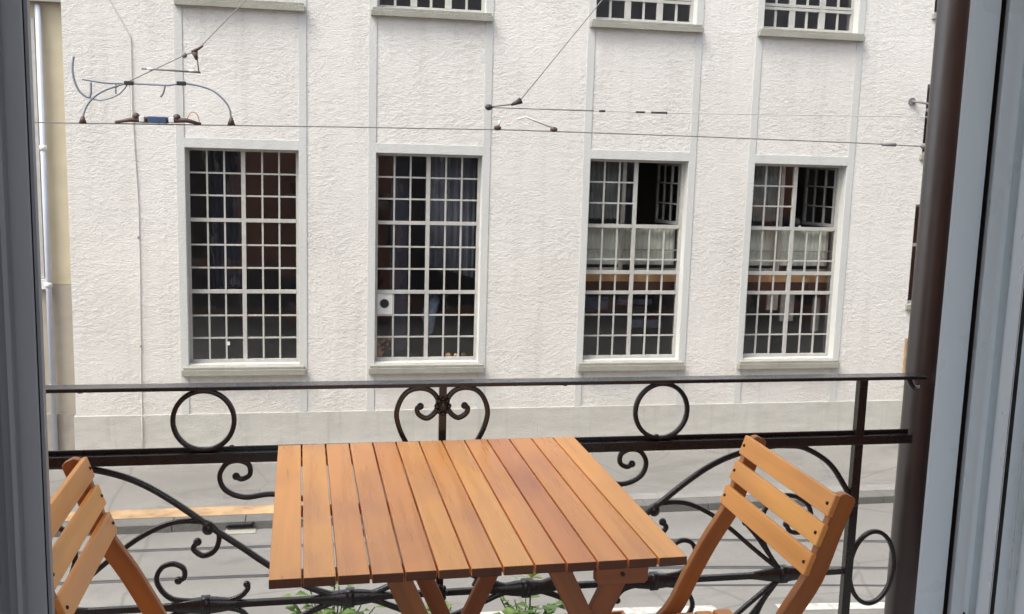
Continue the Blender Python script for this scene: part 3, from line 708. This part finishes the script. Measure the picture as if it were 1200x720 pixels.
# ------------------------------------------------------------------ wrought iron railing
RY, RX = 2.74, .345
rl = thing('balcony_railing', 'black wrought iron balcony railing with rings, hearts and scrolls', 'railing', (RX, RY, EYE))
def bar(name, x0, x1, z0, z1, d=.011, bevel=.002): return MB().box(x0, x1, -d, d, z0, z1).build(name, IRON, rl, bevel)
MB().box(-1.32, 1.475, -.027, .027, -.640, -.629).build('handrail', IRON, rl, .003)
m = MB(); m.box(-1.32, 1.45, -.016, .008, -.842, -.814); m.box(-1.32, 1.45, .0085, .016, -.842, -.803); m.build('middle_rail', IRON, rl, .002)
bar('lower_rail', -1.28, 1.28, -1.259, -1.241, .008); bar('bottom_rail', -1.32, 1.50, -1.69, -1.665)
for s in (-1, 1): bar('post', s*1.275-.0135, s*1.275+.0135, -1.665, -.640, .0125)
bar('centre_post', -.0105, .0105, -1.665, -.640, .0105)
def scroll(name, pts, rad=.0068, blob=0, taper=True):
    for s in (1, -1):
        mm = MB(); c = curve([(x*s, 0, z) for x, z in pts], 8)
        mm.tube(c, rad, 8, flat=(1.05, 1.0))
        if blob: mm.ball((pts[-1][0]*s, 0, pts[-1][1]), blob, blob*.9, blob)
        mm.build(name, IRON, rl)
def ring(name, cx, cz, rx, rz, rad=.0065):
    MB().tube([(cx+rx*math.cos(k*math.pi/24), 0, cz+rz*math.sin(k*math.pi/24)) for k in range(48)], rad, 8, flat=(1.05, 1.2), closed=True).build(name, IRON, rl)
for s in (-1, 1): ring('ring', s*.642, -.7265, .079, .0815)
for s in (-1, 1): ring('oval_ring', s*1.358, -1.244, .075, .118)
scroll('heart_scroll', [(-.098, -.806), (-.118, -.765), (-.128, -.720), (-.117, -.680), (-.095, -.655), (-.064, -.647), (-.034, -.655), (-.014, -.680), (-.018, -.712), (-.042, -.733), (-.066, -.722), (-.071, -.706), (-.062, -.699)], .0068, .0105)
scroll('small_scroll', [(-.10, -1.235), (-.155, -1.13), (-.26, -1.02), (-.38, -.955), (-.466, -.938), (-.538, -.944), (-.588, -.922), (-.603, -.882), (-.585, -.848), (-.553, -.840), (-.526, -.853), (-.524, -.880), (-.545, -.892), (-.560, -.884)], .0066, .011)
def both(name, pts, rad=.0068, blob=0):
    scroll(name, pts, rad, blob); scroll(name, [(x, -2.5-z) for x, z in pts], rad, blob)
both('arch_bar', [(-1.270, -1.024), (-1.244, -.977), (-1.186, -.901), (-1.105, -.852), (-1.045, -.842), (-.978, -.844), (-.888, -.863), (-.812, -.893), (-.735, -.942), (-.629, -1.025), (-.547, -1.087), (-.479, -1.140), (-.385, -1.203), (-.309, -1.236), (-.253, -1.245), (-.19, -1.240), (-.135, -1.218), (-.06, -1.185), (-.012, -1.17)], .0078)
both('branch_scroll', [(-1.075, -1.244), (-1.02, -1.212), (-.955, -1.160), (-.877, -1.094), (-.807, -1.043), (-.733, -1.010), (-.666, -1.007), (-.629, -1.018), (-.607, -1.048), (-.617, -1.090), (-.649, -1.106), (-.675, -1.085), (-.664, -1.066)], .0068, .012)
both('rail_scroll', [(-.532, -1.200), (-.534, -1.210), (-.555, -1.230), (-.602, -1.240), (-.70, -1.234), (-.740, -1.222), (-.765, -1.192), (-.772, -1.162), (-.757, -1.134), (-.728, -1.126), (-.702, -1.140), (-.700, -1.165), (-.716, -1.174)], .0066, .0115)
scroll('scroll_tip', [(-.532, -1.203), (-.535, -1.195)], .006, .0105); scroll('scroll_tip', [(-.532, -1.297), (-.535, -1.305)], .006, .0105)
both('inner_spiral', [(-1.052, -1.240), (-1.000, -1.165), (-.978, -1.100), (-.985, -1.045), (-1.015, -1.010), (-1.057, -.998), (-1.100, -1.010), (-1.132, -1.040), (-1.138, -1.080), (-1.112, -1.115), (-1.075, -1.113), (-1.060, -1.090)], .0066, .011)
both('leaf', [(-1.055, -1.240), (-1.01, -1.184), (-.964, -1.123), (-.925, -1.080)], .006, .009)
for x in (-1.06, -.645, -.253, .253, .645, 1.06):
    mm = MB(); mm.tube([(x+.11*k/6, 0, -1.25) for k in range(-6, 7)], lambda q: .0105+.0125*math.sin(math.pi*q)**1.5, 10, flat=(1, .6)); mm.tube([(x-.012, 0, -1.25), (x, 0, -1.25), (x+.012, 0, -1.25)], .027, 10, flat=(1, .62)); mm.build('collar', IRON, rl)
for x in (-.636, .636): MB().ball((x, 0, -1.028), .018, .014, .020).build('collar_knob', IRON, rl)
for z in (-.697, -1.248):
    mm = MB(); mm.ball((0, -.004, z), .015, .016, .021)
    for k in range(8): mm.ball((.017*math.cos(k*math.pi/4), -.008, z+.021*math.sin(k*math.pi/4)), .0082, .009, .0082, 8)
    mm.build('rosette', IRON, rl)
for x in (-.95, .35, 1.28): MB().ball((x, 0, -.642), .010, .010, .006, 8).build('rivet', IRON, rl)
for x in (.60, -.60, -.03): MB().ball((x+.03, -.004, -.800), .008, .008, .006, 8).build('rivet', IRON, rl)
MB().ball((1.277, 0, -1.03), .018, .016, .016).build('post_knob', IRON, rl)
MB().tube(curve([(1.43, 0, -.642), (1.445, 0, -.665), (1.475, .02, -.672)], 6), .009).build('end_bracket', IRON, rl)

# ------------------------------------------------------------------ table
TZ = .74
t = thing('balcony_table', 'folding wooden balcony table with orange brown slatted top', 'table', (.312, 2.243, FLOOR), R(.9))
W, D = .815, .868; N = 13; pitch_ = W/N; top = MB()
tones = [1.03, 1.06, .97, 1.01, .94, 1.04, 1.0, 1.07, .97, .86, .95, .99, 1.05]
for i in range(N):
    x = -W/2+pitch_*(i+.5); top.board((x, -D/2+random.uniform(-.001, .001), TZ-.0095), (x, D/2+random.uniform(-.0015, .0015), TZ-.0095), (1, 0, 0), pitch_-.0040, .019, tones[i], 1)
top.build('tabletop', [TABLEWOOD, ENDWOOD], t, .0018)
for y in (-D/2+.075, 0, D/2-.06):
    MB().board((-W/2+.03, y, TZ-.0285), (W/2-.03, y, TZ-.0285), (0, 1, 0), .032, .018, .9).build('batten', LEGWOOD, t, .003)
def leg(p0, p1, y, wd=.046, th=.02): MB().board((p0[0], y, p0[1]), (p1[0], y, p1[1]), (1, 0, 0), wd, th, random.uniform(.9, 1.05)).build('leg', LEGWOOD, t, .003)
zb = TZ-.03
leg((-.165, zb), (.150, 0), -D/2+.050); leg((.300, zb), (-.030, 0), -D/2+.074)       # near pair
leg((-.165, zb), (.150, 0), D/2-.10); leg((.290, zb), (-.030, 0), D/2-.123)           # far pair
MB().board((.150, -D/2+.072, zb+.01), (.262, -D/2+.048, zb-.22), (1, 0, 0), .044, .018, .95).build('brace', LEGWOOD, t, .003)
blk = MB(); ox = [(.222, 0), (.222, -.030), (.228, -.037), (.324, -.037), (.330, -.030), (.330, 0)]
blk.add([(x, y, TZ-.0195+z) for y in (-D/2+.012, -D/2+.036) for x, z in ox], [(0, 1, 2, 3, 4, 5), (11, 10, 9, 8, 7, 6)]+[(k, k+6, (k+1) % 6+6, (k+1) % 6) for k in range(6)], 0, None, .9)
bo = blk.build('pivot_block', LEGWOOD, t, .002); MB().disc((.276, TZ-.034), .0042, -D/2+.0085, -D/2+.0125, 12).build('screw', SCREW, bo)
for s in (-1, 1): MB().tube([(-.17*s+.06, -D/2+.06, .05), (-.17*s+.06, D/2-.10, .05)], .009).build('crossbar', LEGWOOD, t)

# ------------------------------------------------------------------ chairs (built facing -X, the other one turned half round)
def make_chair(label, loc, rz):
    t = thing('folding_chair', label, 'chair', loc, rz, 'wooden folding chairs at the table')
    zf = EYE-FLOOR                      # local z = eye relative z + zf
    cl = [(.116, -.712), (.100, -.753), (.085, -.797), (.0546, -.8855), (.004, -.970), (-.043, -1.060), (-.095, -1.165), (-.20, -1.270), (-.36, -1.52)]
    c = [(p.x, p.z+zf) for p in curve([(x, 0, z) for x, z in cl], 4)]; n_ = len(c)
    extra = [(.119, -.700+zf), (.117, -.704+zf)]
    wf = lambda i: [.014, .032][i] if i < 2 else .044
    for y in (-.2225, .2225):
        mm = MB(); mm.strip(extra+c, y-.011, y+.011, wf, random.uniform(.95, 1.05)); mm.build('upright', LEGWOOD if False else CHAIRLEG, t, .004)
    a = Vector((.0875, -.698+zf)); d = Vector((-.326, -.945)); nrm = Vector((-.945, .326))
    bk = MB()
    for k in range(3):
        q = a+d*(.0255+.069*k)-nrm*.007
        bk.board((q.x, -.2345, q.y), (q.x, .2345, q.y), (d.x, 0, d.y), .051, .014, [1.0, 1.05, .97][k])
    bo = bk.build('backrest', CHAIRWOOD, t, .003)
    sc = MB()
    for k in range(3):
        for y in (-.218, .218):
            q = a+d*(.0255+.069*k)+nrm*.0004
            sc.ball((q.x, y, q.y), .0042, .0042, .0042, 8)
    sc.build('screws', SCREW, bo)
    st = MB()
    for k in range(6):
        x = -.222+k*.050; st.board((x, -.185, .356+.006*k*.3), (x, .185, .356+.006*k*.3), (1, 0, 0), .045, .014)
    st.build('seat', CHAIRWOOD, t, .003)
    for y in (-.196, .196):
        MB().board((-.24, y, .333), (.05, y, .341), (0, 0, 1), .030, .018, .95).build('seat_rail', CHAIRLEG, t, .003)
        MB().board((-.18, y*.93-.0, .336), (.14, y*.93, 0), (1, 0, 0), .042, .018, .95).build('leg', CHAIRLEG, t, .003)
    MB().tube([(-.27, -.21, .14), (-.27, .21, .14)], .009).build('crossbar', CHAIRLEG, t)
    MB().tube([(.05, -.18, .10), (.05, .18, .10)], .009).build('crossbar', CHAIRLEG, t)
    return t
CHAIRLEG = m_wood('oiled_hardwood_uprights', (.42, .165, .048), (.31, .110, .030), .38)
make_chair('slatted wooden folding chair right of the table, close to the drainpipe', (1.0, 2.1425, FLOOR), 0)
make_chair('slatted wooden folding chair left of the table, half hidden by the door frame', (-.421, 2.11, FLOOR), math.pi)

# ------------------------------------------------------------------ plants in boxes hung outside the railing
def plant(label, x, y, z, n, spread, height, blossom=False):
    t = thing('leafy_plant', label, 'plant', (x, y, z), 0, 'plants in the flower box')
    lf = MB(); stm = MB()
    for k in range(n):
        a = random.uniform(0, 6.28); rr = spread*math.sqrt(random.random()); hh_ = height*random.uniform(.35, 1.0)
        tip = Vector((rr*math.cos(a), rr*.6*math.sin(a), hh_)); stm.tube([(tip.x*.2, tip.y*.2, 0), (tip.x*.7, tip.y*.7, hh_*.6), tip], .0022, 5)
        for q in range(5):
            s = random.uniform(.026, .052); base = tip*(1-.13*q)+Vector((random.uniform(-.01, .01),)*3); b2 = random.uniform(0, 6.28)
            dr = Vector((math.cos(b2), math.sin(b2), random.uniform(-.5, .5))).normalized(); sd_ = dr.cross(Vector((0, 0, 1))).normalized()*s*.42; mid_ = base+dr*s*.5+Vector((0, 0, .006))
            e = base+dr*s+Vector((0, 0, -.004))
            lf.add([base, mid_+sd_, e, mid_-sd_, mid_-Vector((0, 0, .004))], [(0, 1, 4), (1, 2, 4), (2, 3, 4), (3, 0, 4)])
    stm.build('stems', STEM, t); lf.build('leaves', LEAF, t)
    if blossom:
        MB().tube([(.01, 0, height*.4), (.012, 0, height+.065)], .003).build('flower_stalk', STEM, t)
        m = MB()
        for k in range(26):
            a = random.uniform(0, 6.28); e = random.uniform(-.2, 1.2); c0 = Vector((.012, 0, height+.072)); d = Vector((math.cos(a)*math.cos(e), math.sin(a)*math.cos(e), math.sin(e)))*.045; s_ = d.cross(Vector((.3, .2, 1)))  .normalized()*.014
            m.quad(c0, c0+d*.6+s_, c0+d, c0+d*.6-s_)
        m.build('blossom', FLOWER, t)
BZ = EYE-1.62
bx = thing('flower_box', 'long terracotta flower box hung outside the foot of the railing', 'flower box', (.37, 2.93, BZ))
m = MB(); m.box(-.62, .62, -.085, -.075, 0, .15); m.box(-.62, .62, .075, .085, 0, .15); m.box(-.62, -.61, -.075, .075, 0, .15); m.box(.61, .62, -.075, .075, 0, .15); m.box(-.61, .61, -.075, .075, 0, .012)
m.build('box', TERRA, bx, .003); MB().box(-.608, .608, -.074, .074, .012, .13).build('soil', simple('soil', (.04, .028, .02), .95), bx)
plant('bushy green plant below the left front corner of the table', .05, 2.93, BZ+.13, 30, .16, .17)
plant('small leafy plant with a yellow green blossom seen under the table between its legs', .645, 2.93, BZ+.13, 18, .11, .115, True)
plant('small sprig of leaves behind the left table legs', .36, 2.93, BZ+.13, 8, .07, .17)
